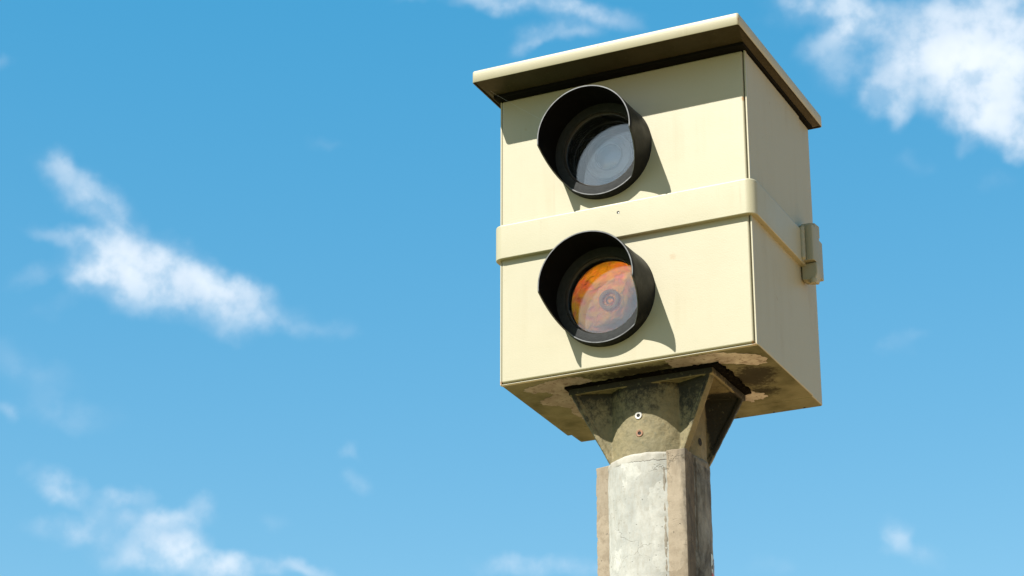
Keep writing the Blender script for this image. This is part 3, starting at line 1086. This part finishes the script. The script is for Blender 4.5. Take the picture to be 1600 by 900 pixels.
# ------------------------------------------------------------------ latch on the side
def chamfer_block(name, pts, z0, z1, mt, parent, bev=(0.0012, 2)):
    bm_ = bmesh.new()
    prism(bm_, pts, 'z', z0, z1)
    return obj(name, bm_, mt, parent, bev=bev)


latch = chamfer_block('latch', [(0.625, 0.316), (0.634, 0.3135), (0.6385, 0.318), (0.642, 0.3165), (0.6555, 0.3185), (0.6575, 0.323), (0.6575, 0.366), (0.625, 0.366)],
                      0.3135, 0.4030, M_LATCH, sc_)
q = chamfer_block('latch_cap', [(0.625, 0.335), (0.645, 0.335), (0.656, 0.342), (0.6585, 0.368), (0.625, 0.368)], 0.385, 0.4150, M_LATCH, latch)
q.location = (0, 0, 0)
q = chamfer_block('latch_strike', [(0.617, 0.366), (0.657, 0.366), (0.657, 0.388), (0.617, 0.388)], 0.284, 0.380, M_LATCH, latch)
q.location = (0, 0, 0)
# lock body underneath
bm = bmesh.new()
prism(bm, [(0.622, 0.272), (0.653, 0.266), (0.660, 0.285), (0.660, 0.3120), (0.622, 0.3120)], 'y', 0.330, 0.364)
q = obj('lock_body', bm, M_LATCH, latch, bev=(0.003, 2)); q.location = (0, 0, 0)
bm = bmesh.new()
lathe_z(bm, [(0, 0.2605), (0.008, 0.2605), (0.0088, 0.262), (0.0088, 0.272)], 0.6475, 0.336, 24)
q = obj('bolt_head', bm, M_LATCH, latch); q.location = (0, 0, 0)
# hinge pin
bm = bmesh.new()
prof = [(0, 0.3085), (0.0022, 0.309), (0.0026, 0.3125), (0.0058, 0.3145), (0.0072, 0.318)]
for i in range(12):
    prof.append((0.0068 + 0.0007 * math.sin(i * 1.9), 0.322 + i * 0.006))
prof += [(0.0066, 0.394), (0, 0.3948)]
lathe_z(bm, prof, 0.6335, 0.3085, 24)
q = obj('hinge_pin', bm, M_LATCH, latch); q.location = (0, 0, 0)

# ------------------------------------------------------------------ mounting bracket (one casting: tube, top flange, four webs)
bm = bmesh.new()
CR = 0.1085
lathe_z(bm, [(0, -0.006), (CR - 0.004, -0.006), (CR, -0.03), (CR, -0.200), (0, -0.200)], PX, PY, 96)
FX0, FX1, FY0, FY1 = 0.137, 0.486, 0.078, 0.289
box(bm, FX0, FX1, FY0, FY1, -0.017, -0.005)
for (a0, a1, b0, b1) in ((FX0 + 0.004, FX1 - 0.002, FY0 - 0.0005, FY0 + 0.008), (FX0 - 0.001, FX1 + 0.001, FY1 - 0.008, FY1 + 0.001),
                         (FX0 - 0.001, FX0 + 0.008, FY0, FY1), (FX1 - 0.008, FX1 + 0.001, FY0, FY1)):
    box(bm, a0, a1, b0, b1, -0.0205, -0.006)


def web(px, py, qx, qy, th):
    """triangular web from the tube surface at p to the flange corner q"""
    d = Vector((qx - px, qy - py, 0)).normalized()
    s = Vector((-d.y, d.x, 0)) * th / 2
    inner = Vector((px, py, 0)) - d * 0.03
    outer_t = Vector((qx, qy, 0))
    tube = Vector((px, py, 0)) + d * 0.002
    prof_ = [(inner, -0.008), (outer_t, -0.008), (outer_t, -0.026), (tube, -0.194), (inner, -0.194)]
    A = [bm.verts.new((p.x + s.x, p.y + s.y, z)) for p, z in prof_]
    B = [bm.verts.new((p.x - s.x, p.y - s.y, z)) for p, z in prof_]
    bm.faces.new(A)
    bm.faces.new(B[::-1])
    for i in range(5):
        bm.faces.new((A[i], B[i], B[(i + 1) % 5], A[(i + 1) % 5]))
    # thickened outer edge
    s2 = s * 1.55
    e = [(outer_t - d * 0.001, -0.012), (outer_t - d * 0.001, -0.026), (tube, -0.196), (tube - d * 0.009, -0.190), (outer_t - d * 0.010, -0.022), (outer_t - d * 0.010, -0.012)]
    A = [bm.verts.new((p.x + s2.x, p.y + s2.y, z)) for p, z in e]
    B = [bm.verts.new((p.x - s2.x, p.y - s2.y, z)) for p, z in e]
    bm.faces.new(A)
    bm.faces.new(B[::-1])
    for i in range(6):
        bm.faces.new((A[i], B[i], B[(i + 1) % 6], A[(i + 1) % 6]))


for sx_, ang in ((1, -38), (-1, 180 + 38), (1, 36), (-1, 180 - 36)):
    px, py = PX + (CR - 0.002) * math.cos(rad(ang)), PY + (CR - 0.002) * math.sin(rad(ang))
    qx = FX1 - 0.005 if sx_ > 0 else FX0 + 0.005
    qy = FY0 + 0.010 if py < PY else FY1 - 0.010
    web(px, py, qx, qy, 0.012)
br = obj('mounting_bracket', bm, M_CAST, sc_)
md = br.modifiers.new('remesh', 'REMESH')
md.mode = 'VOXEL'
md.voxel_size = 0.0021
md.use_smooth_shade = True
md = br.modifiers.new('smooth', 'SMOOTH')
md.iterations = 2
md.factor = 0.5
bake_modifiers(br)
for v in br.data.vertices:
    c0 = v.co
    r_ = Vector((c0.x - PX, c0.y - PY, 0)).normalized()
    v.co = c0 + r_ * (nz(c0, 45, 0.0007) + nz(c0, 120, 0.0003))
for p in br.data.polygons:
    p.use_smooth = True


def screw(cx, cz, yy, washer):
    bm_ = bmesh.new()
    lathe_y(bm_, [(0.0085, yy + 0.002), (0.0085, yy - 0.0015), (0.0075, yy - 0.0022), (0.0042, yy - 0.0018), (0.004, yy + 0.001)], cx, cz, 28)
    q = obj('screw', bm_, washer, br, angle=30)
    q.location = (0, 0, 0)
    bm_ = bmesh.new()
    lathe_y(bm_, [(0.0042, yy - 0.0006), (0, yy - 0.0006)], cx, cz, 20)
    q2 = obj('screw_socket', bm_, M_HOLE, br)
    q2.location = (0, 0, 0)


screw(0.308, -0.0950, PY - CR, M_STEEL)
screw(0.3095, -0.1365, PY - CR + 0.0005, M_RUST)
bm = bmesh.new()
for a_ in (0,):
    rows = []
    for (r, o_) in ((0.0, -0.0006), (0.0065, -0.0006), (0.0078, 0.0008)):
        rows.append((r, o_))
    n = 20
    prev = None
    dirn = Vector((math.cos(rad(-9)), math.sin(rad(-9)), 0))
    tang = Vector((-dirn.y, dirn.x, 0))
    cen = Vector((PX, PY, -0.145)) + dirn * (CR + 0.0012)
    c_in = bm.verts.new(cen)
    ring_ = [bm.verts.new(cen + tang * (0.0075 * math.cos(2 * PI * i / n)) + Vector((0, 0, 0.0095 * math.sin(2 * PI * i / n))) - dirn * 0.0004) for i in range(n)]
    for i in range(n):
        bm.faces.new((c_in, ring_[i], ring_[(i + 1) % n]))
q = obj('screw_hole', bm, M_HOLE, br)
q.location = (0, 0, 0)

# black mould-covered sealant squeezed out between bracket and box
bm = bmesh.new()
prism(bm, ragged([(0.129, 0.070), (0.25, 0.068), (0.38, 0.064), (0.503, 0.066), (0.507, 0.15), (0.503, 0.285), (0.38, 0.305), (0.25, 0.305), (0.129, 0.30), (0.127, 0.18)], 0.006, 8.8, 16), 'z', -0.0062, -0.0008)
obj('sealant_pad', bm, M_SEAL, sc_, smooth=False)

# one strand of spider silk from the roof corner across to the upper hood
pts3 = [Vector((0.003, -0.060, 0.7215)), Vector((0.010, -0.050, 0.716)), Vector((0.060, -0.030, 0.680)), Vector((0.150, -0.012, 0.615))]
bm = bmesh.new()
prev = None
for i in range(37):
    f = i / 36 * 3
    a = min(int(f), 2)
    p = pts3[a].lerp(pts3[a + 1], f - a)
    ring_ = [bm.verts.new(p + Vector((0, math.cos(q_ * 2.094), math.sin(q_ * 2.094))) * 0.00022) for q_ in range(3)]
    if prev:
        for j in range(3):
            bm.faces.new((prev[j], ring_[j], ring_[(j + 1) % 3], prev[(j + 1) % 3]))
    prev = ring_
q = obj('spider_silk', bm, M_WEB, sc_)

for o in (pole, sc_):
    if 'kid_loc' in o:
        del o['kid_loc']
